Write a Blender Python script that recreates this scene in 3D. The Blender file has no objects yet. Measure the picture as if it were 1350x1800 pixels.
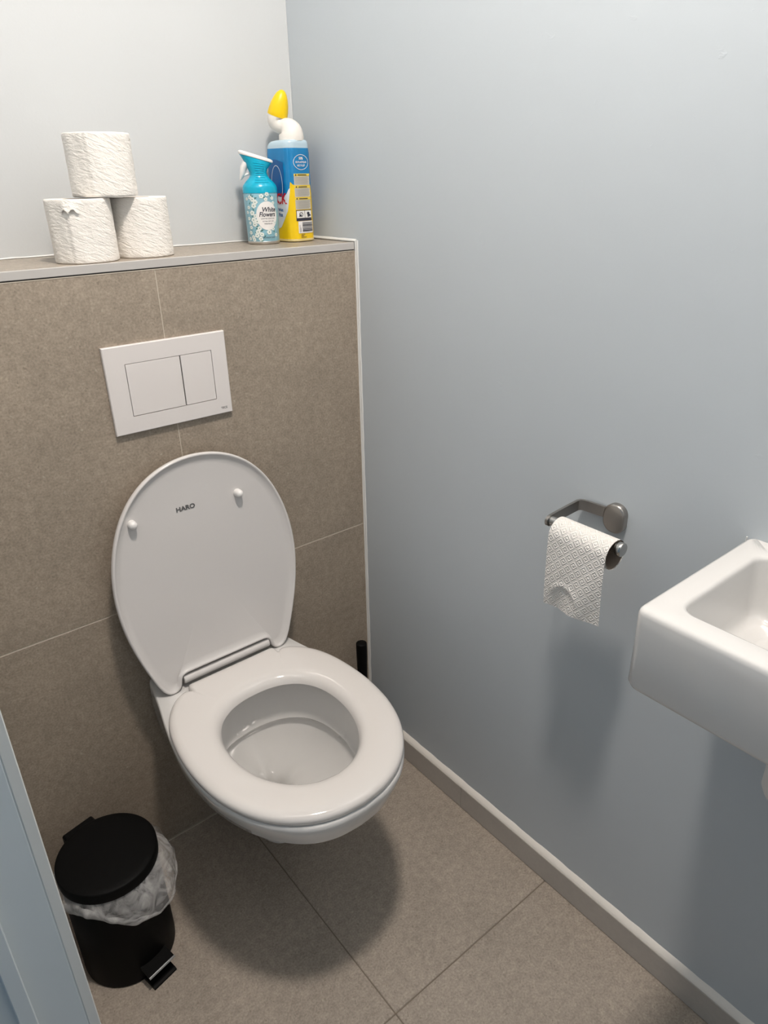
import bpy, bmesh, math, random
from mathutils import Vector, Matrix
random.seed(7)
PI = math.pi
SC = bpy.context.scene
COL = SC.collection

# ------------------------------------------------------------------ camera
cam = bpy.data.cameras.new('camera')
cam.sensor_fit = 'VERTICAL'; cam.sensor_height = 24.0
cam.lens = 1238.9 / 1800 * 24.0
cam.clip_start = 0.01
cam_o = bpy.data.objects.new('camera', cam)
cam_o.location = (-0.88717, -1.18531, 1.34164)
cam_o.rotation_euler = (1.12563, 0.01707, -0.68182)
COL.objects.link(cam_o)
SC.camera = cam_o

# ------------------------------------------------------------------ world, lamp, exposure
w = bpy.data.worlds.new('world'); SC.world = w; w.use_nodes = True
w.node_tree.nodes['Background'].inputs[0].default_value = (0.52, 0.76, 1.0, 1)
w.node_tree.nodes['Background'].inputs[1].default_value = 0.26
LAMP = (-0.465, -0.75, 2.36)
LAMP_STRENGTH = 355.0
LAMP_COLOR = (1.0, 0.905, 0.82)
SC.view_settings.view_transform = 'Standard'
SC.view_settings.look = 'None'
SC.view_settings.gamma = 1.0
SC.view_settings.use_curve_mapping = False
SC.view_settings.exposure = 0.0

# ------------------------------------------------------------------ materials
MATS = {}
def mat(name, col, rough=0.5, metal=0.0, coat=0.0, bump=None, var=None, trans=0.0, alpha=1.0, spec=None, sss=0.0):
    """bump: list of (scale, strength, distance); var: list of (scale, amount, detail)"""
    m = bpy.data.materials.new(name); m.use_nodes = True
    nt = m.node_tree; b = nt.nodes['Principled BSDF']
    b.inputs['Base Color'].default_value = (*col, 1)
    b.inputs['Roughness'].default_value = rough
    b.inputs['Metallic'].default_value = metal
    b.inputs['Coat Weight'].default_value = coat
    b.inputs['Coat Roughness'].default_value = 0.08
    b.inputs['Transmission Weight'].default_value = trans
    b.inputs['Alpha'].default_value = alpha
    if spec is not None: b.inputs['Specular IOR Level'].default_value = spec
    if sss: 
        b.inputs['Subsurface Weight'].default_value = sss
        b.inputs['Subsurface Radius'].default_value = (0.01, 0.008, 0.006)
        b.inputs['Subsurface Scale'].default_value = 0.3
    tc = nt.nodes.new('ShaderNodeTexCoord')
    if var:
        prev = None
        for sc, am, det in var:
            n = nt.nodes.new('ShaderNodeTexNoise'); n.inputs['Scale'].default_value = sc
            n.inputs['Detail'].default_value = det; n.inputs['Roughness'].default_value = 0.62
            nt.links.new(tc.outputs['Object'], n.inputs['Vector'])
            mr = nt.nodes.new('ShaderNodeMapRange')
            mr.inputs['From Min'].default_value = 0.3; mr.inputs['From Max'].default_value = 0.7
            mr.inputs['To Min'].default_value = 1 - am; mr.inputs['To Max'].default_value = 1 + am
            nt.links.new(n.outputs['Fac'], mr.inputs['Value'])
            if prev is None: prev = mr.outputs['Result']
            else:
                mu = nt.nodes.new('ShaderNodeMath'); mu.operation = 'MULTIPLY'
                nt.links.new(prev, mu.inputs[0]); nt.links.new(mr.outputs['Result'], mu.inputs[1])
                prev = mu.outputs[0]
        vm = nt.nodes.new('ShaderNodeVectorMath'); vm.operation = 'SCALE'
        vm.inputs[0].default_value = col
        nt.links.new(prev, vm.inputs['Scale'])
        nt.links.new(vm.outputs[0], b.inputs['Base Color'])
    if bump:
        last = None
        for sc, st, dist in bump:
            n = nt.nodes.new('ShaderNodeTexNoise'); n.inputs['Scale'].default_value = sc
            n.inputs['Detail'].default_value = 3
            nt.links.new(tc.outputs['Object'], n.inputs['Vector'])
            bp = nt.nodes.new('ShaderNodeBump'); bp.inputs['Strength'].default_value = st
            bp.inputs['Distance'].default_value = dist
            nt.links.new(n.outputs['Fac'], bp.inputs['Height'])
            if last: nt.links.new(last, bp.inputs['Normal'])
            last = bp.outputs['Normal']
        nt.links.new(last, b.inputs['Normal'])
    MATS[name] = m
    return m

def tile_mat(name, col, rough):
    m = mat(name, col, rough, var=[(7, .10, 5), (75, .15, 5), (260, .20, 2)], bump=[(300, .25, .0006), (40, .12, .0008)])
    nt = m.node_tree; b = nt.nodes['Principled BSDF']
    src = b.inputs['Base Color'].links[0].from_socket
    tc = [n for n in nt.nodes if n.type == 'TEX_COORD'][0]
    # darker pores and paler sand specks
    for thr0, thr1, c, sc in ((.62, .70, (0.14, 0.115, 0.09), 150), (.66, .74, (0.52, 0.46, 0.38), 120)):
        n = nt.nodes.new('ShaderNodeTexNoise'); n.inputs['Scale'].default_value = sc; n.inputs['Detail'].default_value = 2
        nt.links.new(tc.outputs['Object'], n.inputs['Vector'])
        mr = nt.nodes.new('ShaderNodeMapRange'); mr.inputs['From Min'].default_value = thr0; mr.inputs['From Max'].default_value = thr1
        mr.inputs['To Max'].default_value = .45
        nt.links.new(n.outputs['Fac'], mr.inputs['Value'])
        mx = nt.nodes.new('ShaderNodeMix'); mx.data_type = 'RGBA'
        nt.links.new(mr.outputs['Result'], mx.inputs['Factor'])
        nt.links.new(src, mx.inputs['A']); mx.inputs['B'].default_value = (*c, 1)
        src = mx.outputs['Result']
    nt.links.new(src, b.inputs['Base Color'])
    return m

M_wall = mat('wall_paint', (0.515, 0.560, 0.595), 0.42, var=[(3, .012, 2)], bump=[(420, .10, .0006), (55, .10, .0012), (9, .22, .003)])
M_backwall = mat('back_wall_paint', (0.58, 0.600, 0.610), 0.55, var=[(3, .012, 2)], bump=[(300, .12, .0007), (30, .1, .0012)])
M_ceil = mat('ceiling_paint', (0.7, 0.7, 0.69), 0.8, bump=[(200, .1, .0005)])
M_tile = tile_mat('wall_tile_stone', (0.325, 0.270, 0.212), 0.5)
M_ftile = tile_mat('floor_tile_stone', (0.35, 0.300, 0.250), 0.5)
M_ledge = tile_mat('ledge_tile_stone', (0.33, 0.285, 0.235), 0.42)
M_grout = mat('pale_grout', (0.54, 0.48, 0.40), 0.9)
M_fgrout = mat('floor_grout', (0.20, 0.165, 0.13), 0.9)
M_skirt = mat('skirting_tile_stone', (0.47, 0.435, 0.395), 0.4, var=[(12, .04, 4), (120, .03, 2)])
M_bead = mat('skirting_bead_paint', (0.82, 0.78, 0.72), 0.4)
M_caulk = mat('white_caulk', (0.74, 0.74, 0.72), 0.35, bump=[(60, .3, .001)])
M_profile = mat('edge_profile_grey', (0.50, 0.48, 0.46), 0.35)
M_ceramic = mat('white_ceramic', (0.68, 0.67, 0.655), 0.09, coat=0.5)
M_bowl_in = mat('ceramic_bowl_inside', (0.70, 0.67, 0.62), 0.12, coat=0.4)
M_seat = mat('seat_plastic', (0.70, 0.67, 0.645), 0.11, coat=0.3)
M_lid = mat('lid_plastic', (0.66, 0.635, 0.62), 0.22, coat=0.15)
M_white = mat('white_plastic', (0.80, 0.78, 0.76), 0.3)
M_plate = mat('flush_plate_plastic', (0.74, 0.70, 0.68), 0.32)
M_gap = mat('dark_gap', (0.03, 0.03, 0.03), 0.8)
M_print = mat('grey_print', (0.10, 0.10, 0.10), 0.6)
M_black = mat('black_powder_coat', (0.004, 0.004, 0.004), 0.5, spec=.08)
M_blackg = mat('black_gloss_plastic', (0.008, 0.008, 0.008), 0.35, spec=.3)
M_chrome = mat('chrome', (0.75, 0.75, 0.75), 0.12, metal=1)
M_nickel = mat('brushed_nickel', (0.40, 0.375, 0.35), 0.34, metal=1)
M_steel = mat('brushed_steel', (0.5, 0.49, 0.47), 0.25, metal=1)
M_paper = mat('tissue_paper', (0.84, 0.805, 0.755), 0.95, bump=[(260, .5, .0012)], spec=.1)
def wrinkle(m):
    # diagonal embossed wrinkles
    nt = m.node_tree; b = nt.nodes['Principled BSDF']; prev = b.inputs['Normal'].links[0].from_socket
    tc = [n for n in nt.nodes if n.type == 'TEX_COORD'][0]
    mp = nt.nodes.new('ShaderNodeMapping'); mp.vector_type = 'TEXTURE'; mp.inputs['Rotation'].default_value = (0, .45, 0); mp.inputs['Scale'].default_value = (1 / 40, 1 / 40, 1 / 150)
    nt.links.new(tc.outputs['Object'], mp.inputs['Vector'])
    n = nt.nodes.new('ShaderNodeTexNoise'); n.inputs['Scale'].default_value = 1.6; n.inputs['Detail'].default_value = 3; n.inputs['Distortion'].default_value = .8
    nt.links.new(mp.outputs[0], n.inputs['Vector'])
    bp = nt.nodes.new('ShaderNodeBump'); bp.inputs['Strength'].default_value = .55; bp.inputs['Distance'].default_value = .0035
    nt.links.new(n.outputs['Fac'], bp.inputs['Height']); nt.links.new(prev, bp.inputs['Normal']); nt.links.new(bp.outputs['Normal'], b.inputs['Normal'])
wrinkle(M_paper)
M_card = mat('cardboard_tube', (0.30, 0.24, 0.19), 0.9)
M_frame = mat('door_frame_paint', (0.62, 0.68, 0.71), 0.45)
M_frame2 = mat('architrave_paint', (0.72, 0.73, 0.71), 0.45)

def plaster_marks(m):
    # a few knocks and filler marks standing out of the roller-painted plaster
    nt = m.node_tree; b = nt.nodes['Principled BSDF']; prev = b.inputs['Normal'].links[0].from_socket
    tc = [n for n in nt.nodes if n.type == 'TEX_COORD'][0]
    n = nt.nodes.new('ShaderNodeTexNoise'); n.inputs['Scale'].default_value = 34; n.inputs['Detail'].default_value = 4; n.inputs['Distortion'].default_value = .6
    nt.links.new(tc.outputs['Object'], n.inputs['Vector'])
    mr = nt.nodes.new('ShaderNodeMapRange'); mr.inputs['From Min'].default_value = .70; mr.inputs['From Max'].default_value = .77
    nt.links.new(n.outputs['Fac'], mr.inputs['Value'])
    bp = nt.nodes.new('ShaderNodeBump'); bp.inputs['Strength'].default_value = .25; bp.inputs['Distance'].default_value = .0010
    nt.links.new(mr.outputs['Result'], bp.inputs['Height']); nt.links.new(prev, bp.inputs['Normal']); nt.links.new(bp.outputs['Normal'], b.inputs['Normal'])
plaster_marks(M_wall)

def quilt_mat():
    """embossed toilet paper: nested diamond relief"""
    m = mat('embossed_paper', (0.84, 0.815, 0.78), 0.95, spec=.1)
    nt = m.node_tree; b = nt.nodes['Principled BSDF']
    tc = [n for n in nt.nodes if n.type == 'TEX_COORD'][0]
    sep = nt.nodes.new('ShaderNodeSeparateXYZ'); nt.links.new(tc.outputs['UV'], sep.inputs[0])
    def mth(op, a, c=None):
        n = nt.nodes.new('ShaderNodeMath'); n.operation = op
        for i, v in enumerate((a, c)):
            if v is None: continue
            if isinstance(v, (int, float)): n.inputs[i].default_value = v
            else: nt.links.new(v, n.inputs[i])
        return n.outputs[0]
    u = mth('MULTIPLY', sep.outputs[0], 1 / .0185); v = mth('MULTIPLY', sep.outputs[1], 1 / .0185)
    fu = mth('ABSOLUTE', mth('SUBTRACT', mth('FRACT', u), .5)); fv = mth('ABSOLUTE', mth('SUBTRACT', mth('FRACT', v), .5))
    d = mth('MULTIPLY', mth('MAXIMUM', fu, fv), 2)                      # 0 in diamond centre, 1 at lattice corners
    rings = mth('SINE', mth('MULTIPLY', d, 2 * PI * 2.0))
    n = nt.nodes.new('ShaderNodeTexNoise'); n.inputs['Scale'].default_value = 260
    nt.links.new(tc.outputs['UV'], n.inputs['Vector'])
    h = mth('ADD', rings, mth('MULTIPLY', n.outputs['Fac'], 1.4))
    bp = nt.nodes.new('ShaderNodeBump'); bp.inputs['Strength'].default_value = .7; bp.inputs['Distance'].default_value = .0009
    nt.links.new(h, bp.inputs['Height']); nt.links.new(bp.outputs['Normal'], b.inputs['Normal'])
    return m
M_quilt = quilt_mat()

def film_mat():
    m = bpy.data.materials.new('bin_liner_film'); m.use_nodes = True
    nt = m.node_tree; b = nt.nodes['Principled BSDF']; out = nt.nodes['Material Output']
    b.inputs['Base Color'].default_value = (0.80, 0.79, 0.78, 1); b.inputs['Roughness'].default_value = 0.22
    tr = nt.nodes.new('ShaderNodeBsdfTransparent'); mix = nt.nodes.new('ShaderNodeMixShader')
    tc = nt.nodes.new('ShaderNodeTexCoord'); n = nt.nodes.new('ShaderNodeTexNoise')
    n.inputs['Scale'].default_value = 22; n.inputs['Detail'].default_value = 3; n.inputs['Distortion'].default_value = 2.5
    nt.links.new(tc.outputs['Object'], n.inputs['Vector'])
    mr = nt.nodes.new('ShaderNodeMapRange'); mr.inputs['From Min'].default_value = .35; mr.inputs['From Max'].default_value = .7
    mr.inputs['To Min'].default_value = .24; mr.inputs['To Max'].default_value = .62
    nt.links.new(n.outputs['Fac'], mr.inputs['Value'])
    bp = nt.nodes.new('ShaderNodeBump'); bp.inputs['Strength'].default_value = .7; bp.inputs['Distance'].default_value = .003
    nt.links.new(n.outputs['Fac'], bp.inputs['Height']); nt.links.new(bp.outputs['Normal'], b.inputs['Normal'])
    nt.links.new(mr.outputs['Result'], mix.inputs[0]); nt.links.new(tr.outputs[0], mix.inputs[1]); nt.links.new(b.outputs[0], mix.inputs[2])
    nt.links.new(mix.outputs[0], out.inputs['Surface'])
    return m
M_film = film_mat()

# ------------------------------------------------------------------ helpers
def mesh(name, V, F, m, parent=None, smooth=True, angle=40, uv=None):
    me = bpy.data.meshes.new(name)
    me.from_pydata([tuple(v) for v in V], [], F)
    me.materials.append(m)
    bm = bmesh.new(); bm.from_mesh(me)
    bmesh.ops.recalc_face_normals(bm, faces=bm.faces)
    if smooth:
        for f in bm.faces: f.smooth = True
        for e in bm.edges:
            if len(e.link_faces) == 2 and e.calc_face_angle(0) > math.radians(angle): e.smooth = False
    bm.to_mesh(me); bm.free()
    if uv:
        l = me.uv_layers.new(name='UVMap')
        for lp in me.loops: l.data[lp.index].uv = uv[lp.vertex_index]
    o = bpy.data.objects.new(name, me); COL.objects.link(o)
    if parent:
        o.parent = parent
        o.location = -Vector(parent.location) if not parent.get('_child') else (0, 0, 0)
    return o

def thing(name, label, cat, loc=(0, 0, 0), group=None):
    o = bpy.data.objects.new(name, None); COL.objects.link(o)
    o.location = loc; o.empty_display_size = .05
    o['label'] = label; o['category'] = cat
    if group: o['group'] = group
    return o

def struct(o, label=None):
    o['kind'] = 'structure'
    if label: o['label'] = label
    return o

def sub(name, V, F, m, parent, **k):
    """sub-part: child of a part; the part sits at minus its thing's location, so world = local here"""
    o = mesh(name, V, F, m, None, **k)
    o.parent = parent
    return o

def loft(loops, cap0=True, cap1=True, closed=True):
    V = []; F = []
    n = len(loops[0])
    for L in loops: V += [tuple(p) for p in L]
    for i in range(len(loops) - 1):
        for j in range(n if closed else n - 1):
            a = i * n + j; b_ = i * n + (j + 1) % n
            F.append((a, b_, b_ + n, a + n))
    if cap0: F.append(tuple(range(n - 1, -1, -1)))
    if cap1: F.append(tuple(range((len(loops) - 1) * n, len(loops) * n)))
    return V, F

def merge(*parts):
    V = []; F = []
    for v, f in parts:
        k = len(V); V += list(v); F += [tuple(i + k for i in t) for t in f]
    return V, F

def rr(x0, x1, y0, y1, r, n=6, r2=None):
    """rounded rectangle, ccw; r for the x0 corners, r2 for the x1 corners"""
    r2 = r if r2 is None else r2
    out = []
    for cx, cy, a0, q in ((x1 - r2, y1 - r2, 0, r2), (x0 + r, y1 - r, PI / 2, r), (x0 + r, y0 + r, PI, r), (x1 - r2, y0 + r2, 1.5 * PI, r2)):
        for k in range(n + 1):
            a = a0 + PI / 2 * k / n
            out.append((cx + q * math.cos(a), cy + q * math.sin(a)))
    return out

def box(x0, x1, y0, y1, z0, z1, b=0.0):
    """box with bevelled (chamfered) edges, 12 to 50 triangles"""
    if b <= 0:
        V = [(x, y, z) for z in (z0, z1) for y in (y0, y1) for x in (x0, x1)]
        return V, [(0, 2, 3, 1), (4, 5, 7, 6), (0, 1, 5, 4), (2, 6, 7, 3), (0, 4, 6, 2), (1, 3, 7, 5)]
    bm = bmesh.new()
    bmesh.ops.create_cube(bm, size=1)
    for v in bm.verts:
        v.co = Vector((x0 if v.co.x < 0 else x1, y0 if v.co.y < 0 else y1, z0 if v.co.z < 0 else z1))
    bmesh.ops.bevel(bm, geom=bm.edges[:], offset=b, segments=1, affect='EDGES')
    bm.verts.index_update()
    r = [tuple(v.co) for v in bm.verts], [tuple(v.index for v in f.verts) for f in bm.faces]
    bm.free(); return r

def xf(VF, M):
    return [tuple(M @ Vector(v)) for v in VF[0]], VF[1]

def lathe(prof, c=(0, 0, 0), n=48, cap0=True, cap1=True, axis='z'):
    loops = []
    for r, z in prof:
        L = []
        for k in range(n):
            a = 2 * PI * k / n
            if axis == 'z': L.append((c[0] + r * math.cos(a), c[1] + r * math.sin(a), c[2] + z))
            elif axis == 'y': L.append((c[0] + r * math.cos(a), c[1] + z, c[2] + r * math.sin(a)))
            else: L.append((c[0] + z, c[1] + r * math.cos(a), c[2] + r * math.sin(a)))
        loops.append(L)
    return loft(loops, cap0, cap1)

def sweep(P, R, n=24, sx=1.0, cap0=True, cap1=True):
    P = [Vector(p) for p in P]; loops = []
    up = None
    for i, p in enumerate(P):
        t = (P[min(i + 1, len(P) - 1)] - P[max(i - 1, 0)]).normalized()
        if up is None: up = t.orthogonal().normalized()
        up = (up - t * up.dot(t)).normalized(); s = t.cross(up)
        loops.append([p + (up * math.cos(2 * PI * k / n) + s * math.sin(2 * PI * k / n) * sx) * R[i] for k in range(n)])
    return loft(loops, cap0, cap1)

def interp(pts, x):
    if x <= pts[0][0]: return pts[0][1]
    for (a, b), (c, d) in zip(pts, pts[1:]):
        if x <= c: return b + (d - b) * (x - a) / (c - a)
    return pts[-1][1]

def catmull(P, m=6):
    out = []
    n = len(P)
    for i in range(n - 1):
        p0 = P[max(i - 1, 0)]; p1 = P[i]; p2 = P[i + 1]; p3 = P[min(i + 2, n - 1)]
        for k in range(m):
            t = k / m
            out.append(tuple(.5 * ((2 * b) + (-a + c) * t + (2 * a - 5 * b + 4 * c - d) * t * t + (-a + 3 * b - 3 * c + d) * t ** 3)
                             for a, b, c, d in zip(p0, p1, p2, p3)))
    out.append(tuple(P[-1])); return out

def text_vf(s, size, bold=0.0, shear=0.0, sx=1.0, res=3):
    """text as flat triangles, centred on 0,0"""
    cu = bpy.data.curves.new('t', 'FONT'); cu.body = s; cu.size = size; cu.shear = shear
    cu.align_x = 'CENTER'; cu.align_y = 'CENTER'; cu.offset = bold; cu.resolution_u = res
    o = bpy.data.objects.new('t', cu); COL.objects.link(o)
    bpy.context.view_layer.update()
    me = bpy.data.meshes.new_from_object(o.evaluated_get(bpy.context.evaluated_depsgraph_get()))
    V = [(v.co.x * sx, v.co.y) for v in me.vertices]; F = [tuple(p.vertices) for p in me.polygons]
    bpy.data.objects.remove(o); bpy.data.curves.remove(cu); bpy.data.meshes.remove(me)
    return V, F

def text_on(s, size, fn, u=0, v=0, **k):
    V, F = text_vf(s, size, **k)
    return [fn(a + u, b + v) for a, b in V], F

def patch(fn, s0, s1, lo, hi, n=16, m=4):
    """print patch on a surface fn(s, z) between lo(s) and hi(s)"""
    V = []; F = []
    for i in range(n + 1):
        s = s0 + (s1 - s0) * i / n
        a = lo(s) if callable(lo) else lo; b_ = hi(s) if callable(hi) else hi
        for j in range(m + 1): V.append(fn(s, a + (b_ - a) * j / m))
    for i in range(n):
        for j in range(m):
            k = i * (m + 1) + j; F.append((k, k + m + 1, k + m + 2, k + 1))
    return V, F

def disc(fn, cs, cz, rs, rz, n=20, rin=0.0):
    V = []; F = []
    for i in range(n):
        a = 2 * PI * i / n
        V.append(fn(cs + rs * math.cos(a), cz + rz * math.sin(a)))
    if rin > 0:
        for i in range(n):
            a = 2 * PI * i / n
            V.append(fn(cs + (rs - rin) * math.cos(a), cz + (rz - rin) * math.sin(a)))
        for i in range(n): F.append((i, (i + 1) % n, n + (i + 1) % n, n + i))
    else:
        for q in (.75, .5, .25):
            for i in range(n):
                a = 2 * PI * i / n
                V.append(fn(cs + q * rs * math.cos(a), cz + q * rz * math.sin(a)))
        for L in range(3):
            for i in range(n): F.append((L * n + i, L * n + (i + 1) % n, (L + 1) * n + (i + 1) % n, (L + 1) * n + i))
        F.append(tuple(range(3 * n, 4 * n)))
    return V, F

# ================================================================== THE SETTING
XL = -0.862          # inside face of left wall
YB = 0.198           # painted back wall above the ledge
YF = -1.62           # wall behind the camera
ZC = 2.45
XJ = -0.4139         # tile joint
ZJ = 0.609; ZT = 1.2085; ZL = 1.2245

floor = struct(mesh('floor', *box(-1.9, .0, -2.3, .1, -.06, -.0012), M_fgrout, smooth=False))
g = .0011
xs = [(-1.62, -1.018), (-1.018, -.4193), (-.4193, 0.0)]
ys = [(-2.3, -1.8163), (-1.8163, -1.2109), (-1.2109, -.6054), (-.6054, -.0015)]
for x0, x1 in xs:
    for y0, y1 in ys:
        mesh('tile', *box(x0 + g, x1 - g, y0 + g, y1 - g, -.010, 0, .0008), M_ftile, floor, smooth=False)

struct(mesh('wall_back', *box(-1.05, .1, YB, YB + .1, 1.1, ZC), M_backwall, smooth=False))
struct(mesh('wall_right', *box(0, .1, YF, YB, -.05, ZC), M_wall, smooth=False))
struct(mesh('wall_left', *merge(box(XL - .11, XL, -.604, YB, -.05, ZC), box(XL - .11, XL, -1.46, -.604, 2.12, ZC), box(XL - .11, XL, YF, -1.46, -.05, ZC)), M_wall, smooth=False))
struct(mesh('wall_front', *box(-1.0, .1, YF - .1, YF, -.05, ZC), M_wall, smooth=False))
struct(mesh('ceiling', *box(-1.9, .1, -2.3, YB + .1, ZC, ZC + .06), M_ceil, smooth=False))

# tiled cistern boxing with its ledge
cw = struct(mesh('wall_cistern', *box(XL, 0, .0005, YB, -.05, 1.208), M_grout, smooth=False), 'half-height beige stone tiled boxing behind the toilet')
for x0, x1 in ((XL, XJ), (XJ, -.0035)):
    for z0, z1 in ((0, ZJ), (ZJ, ZT)):
        gx1 = g if x1 == XJ else 0
        gx0 = g * .6 if x0 == XJ else 0
        mesh('tile', *box(x0 + gx0, x1 - gx1 * .6, 0, .010, z0 + (g if z0 else .002), z1 - (g * .9 if z1 == ZJ else 0), .0006), M_tile, cw, smooth=False)
    mesh('ledge_tile', *box(x0 + (g * .5 if x0 == XJ else 0), x1 - (g * .5 if x1 == XJ else 0), .006, YB - .002, 1.213, ZL, .0005), M_ledge, cw, smooth=False)
# grey profile on the ledge edge: upper lip, shadow gap, lower flange
p = mesh('edge_profile', *merge(box(XL, -.004, -.0012, .0058, 1.2118, ZL + .0003, .0006)), M_profile, cw, smooth=False)
mesh('joint_gap', *box(XL, -.004, .0014, .0065, 1.2098, 1.2119), M_gap, cw, smooth=False)
mesh('lower_flange', *box(XL, -.004, -.0004, .0065, 1.2085, 1.2099), M_grout, cw, smooth=False)

def strip(pts, wdir, n0, wd, th, jit=.0006, seg=.02):
    """irregular bead of caulk along a polyline on a plane: pts points, wdir width direction, n0 outward normal"""
    P = [Vector(a) for a in pts]; L = []
    for a, b_ in zip(P, P[1:]):
        k = max(1, int((b_ - a).length / seg))
        L += [a + (b_ - a) * i / k for i in range(k)]
    L.append(P[-1])
    wdir = Vector(wdir); n0 = Vector(n0); loops = []
    for q in L:
        j = random.uniform(-jit, jit); w1 = wd + j
        loops.append([q, q + n0 * th * .7 + wdir * w1 * .08, q + n0 * th + wdir * w1 * .4, q + n0 * th * .6 + wdir * w1 * .85, q + wdir * w1])
    return loft(loops)
struct(mesh('trim_1', *strip([(-.0002, -.0035, .07), (-.0002, -.0035, ZL + .001)], (0, 1, 0), (-1, 0, 0), .0045, .0032), M_caulk, smooth=True))
struct(mesh('trim_2', *strip([(0, -.003, ZL), (0, YB, ZL)], (0, 0, 1), (-1, 0, 0), .006, .003), M_caulk))
struct(mesh('trim_3', *strip([(XL, YB, ZL), (0, YB, ZL)], (0, 0, 1), (0, -1, 0), .003, .0015), M_caulk))
struct(mesh('trim_4', *strip([(0, YB, ZL), (0, YB, ZC)], (-1, 0, 0), (0, -1, 0), .003, .0015), M_backwall))
struct(mesh('trim_5', *strip([(XL, -.0005, -.0002), (0, -.0005, -.0002)], (0, -1, 0), (0, 0, 1), .003, .001), M_grout))
# vertical painted caulk line face on the right wall
struct(mesh('trim_6', *strip([(0, -.003, .05), (0, -.003, ZL + .004)], (0, -1, 0), (-1, 0, 0), .0055, .0022, .0009), M_caulk))

# stone skirting on the right wall with a white painted bead on top
bb = bpy.data.objects.new('baseboard_right', None); COL.objects.link(bb); struct(bb)
for y0, y1 in ((YF, -1.30), (-1.299, -.3555), (-.3545, 0)):
    mesh('skirting_tile', *box(-.012, -.0002, y0, y1, .001, .062, .0008), M_skirt, bb, smooth=False)
mesh('caulk_bead', *strip([(-.0105, YF, .0605), (-.0105, -.001, .0605)], (.0103, 0, .0125), (-1, 0, .8), 1.0, .001, .04), M_bead, bb)
bl = bpy.data.objects.new('baseboard_left', None); COL.objects.link(bl); struct(bl)
mesh('skirting_tile', *box(XL + .0002, XL + .012, -.53, -.002, .001, .062, .0008), M_skirt, bl, smooth=False)

# door frame in the left wall (the camera stands in this doorway)
d1 = bpy.data.objects.new('door_1', None); COL.objects.link(d1); struct(d1, 'pale blue painted door frame')
for s, y in ((1, -.604), (-1, -1.46)):
    def fb(x0, x1, d0, d1_, z1=2.12):
        a, b_ = sorted((y - s * d0, y - s * d1_))
        return box(x0, x1, a, b_, 0, z1, .001)
    nm = 'door_jamb'
    mesh(nm, *fb(XL - .11, XL, 0, .014, 2.106), M_frame, d1, smooth=False)
    mesh('door_stop', *fb(XL - .0565, XL - .0415, .0142, .024, 2.09), M_frame, d1, smooth=False)
    # architraves on the room side and the hall side
    mesh('architrave', *fb(XL, XL + .011, -.055, .014, 2.16), M_frame2, d1, smooth=False)
    mesh('architrave', *fb(XL - .121, XL - .11, -.055, .014, 2.16), M_frame, d1, smooth=False)
mesh('door_head', *box(XL - .11, XL, -1.446, -.618, 2.106, 2.12, .001), M_frame, d1, smooth=False)
mesh('architrave', *box(XL, XL + .011, -1.446, -.618, 2.106, 2.16, .001), M_frame2, d1, smooth=False)

# ------------------------------------------------------------------ ceiling lamp
lt = thing('ceiling_light', 'round white ceiling lamp glowing above the toilet room', 'lamp', (LAMP[0], LAMP[1], ZC))
mesh('lamp_base', *lathe([(.085, 0), (.085, -.02), (.07, -.024)], (LAMP[0], LAMP[1], ZC), 40), M_white, lt)
me_ = bpy.data.materials.new('lamp_glow'); me_.use_nodes = True
nt = me_.node_tree; nt.nodes.clear()
em = nt.nodes.new('ShaderNodeEmission'); oo = nt.nodes.new('ShaderNodeOutputMaterial')
em.inputs[0].default_value = (*LAMP_COLOR, 1); em.inputs[1].default_value = LAMP_STRENGTH
nt.links.new(em.outputs[0], oo.inputs[0])
R = .08
mesh('lamp_diffuser', *lathe([(R, -.024), (R, -.034), (R * .93, -.042), (R * .7, -.049), (.002, -.052)], (LAMP[0], LAMP[1], ZC), 32), me_, lt)

# ================================================================== TOILET
CX = -0.412
def mirror_outline(half):
    """half: (w, y) from front centre (w=0) to back centre (w=0) -> closed list"""
    return [(CX + w_, y) for w_, y in half] + [(CX - w_, y) for w_, y in reversed(half) if w_ > 1e-6]

def resample(poly, n):
    P = poly + [poly[0]]; L = [0]
    for a, b_ in zip(P, P[1:]): L.append(L[-1] + math.hypot(b_[0] - a[0], b_[1] - a[1]))
    out = []; j = 0
    for k in range(n):
        t = L[-1] * k / n
        while L[j + 1] < t: j += 1
        q = (t - L[j]) / max(1e-9, L[j + 1] - L[j])
        out.append((P[j][0] + (P[j + 1][0] - P[j][0]) * q, P[j][1] + (P[j + 1][1] - P[j][1]) * q))
    return out

toilet = thing('toilet', 'white wall-hung toilet with its lid up and seat down', 'toilet', (CX, 0, 0.08))
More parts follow.
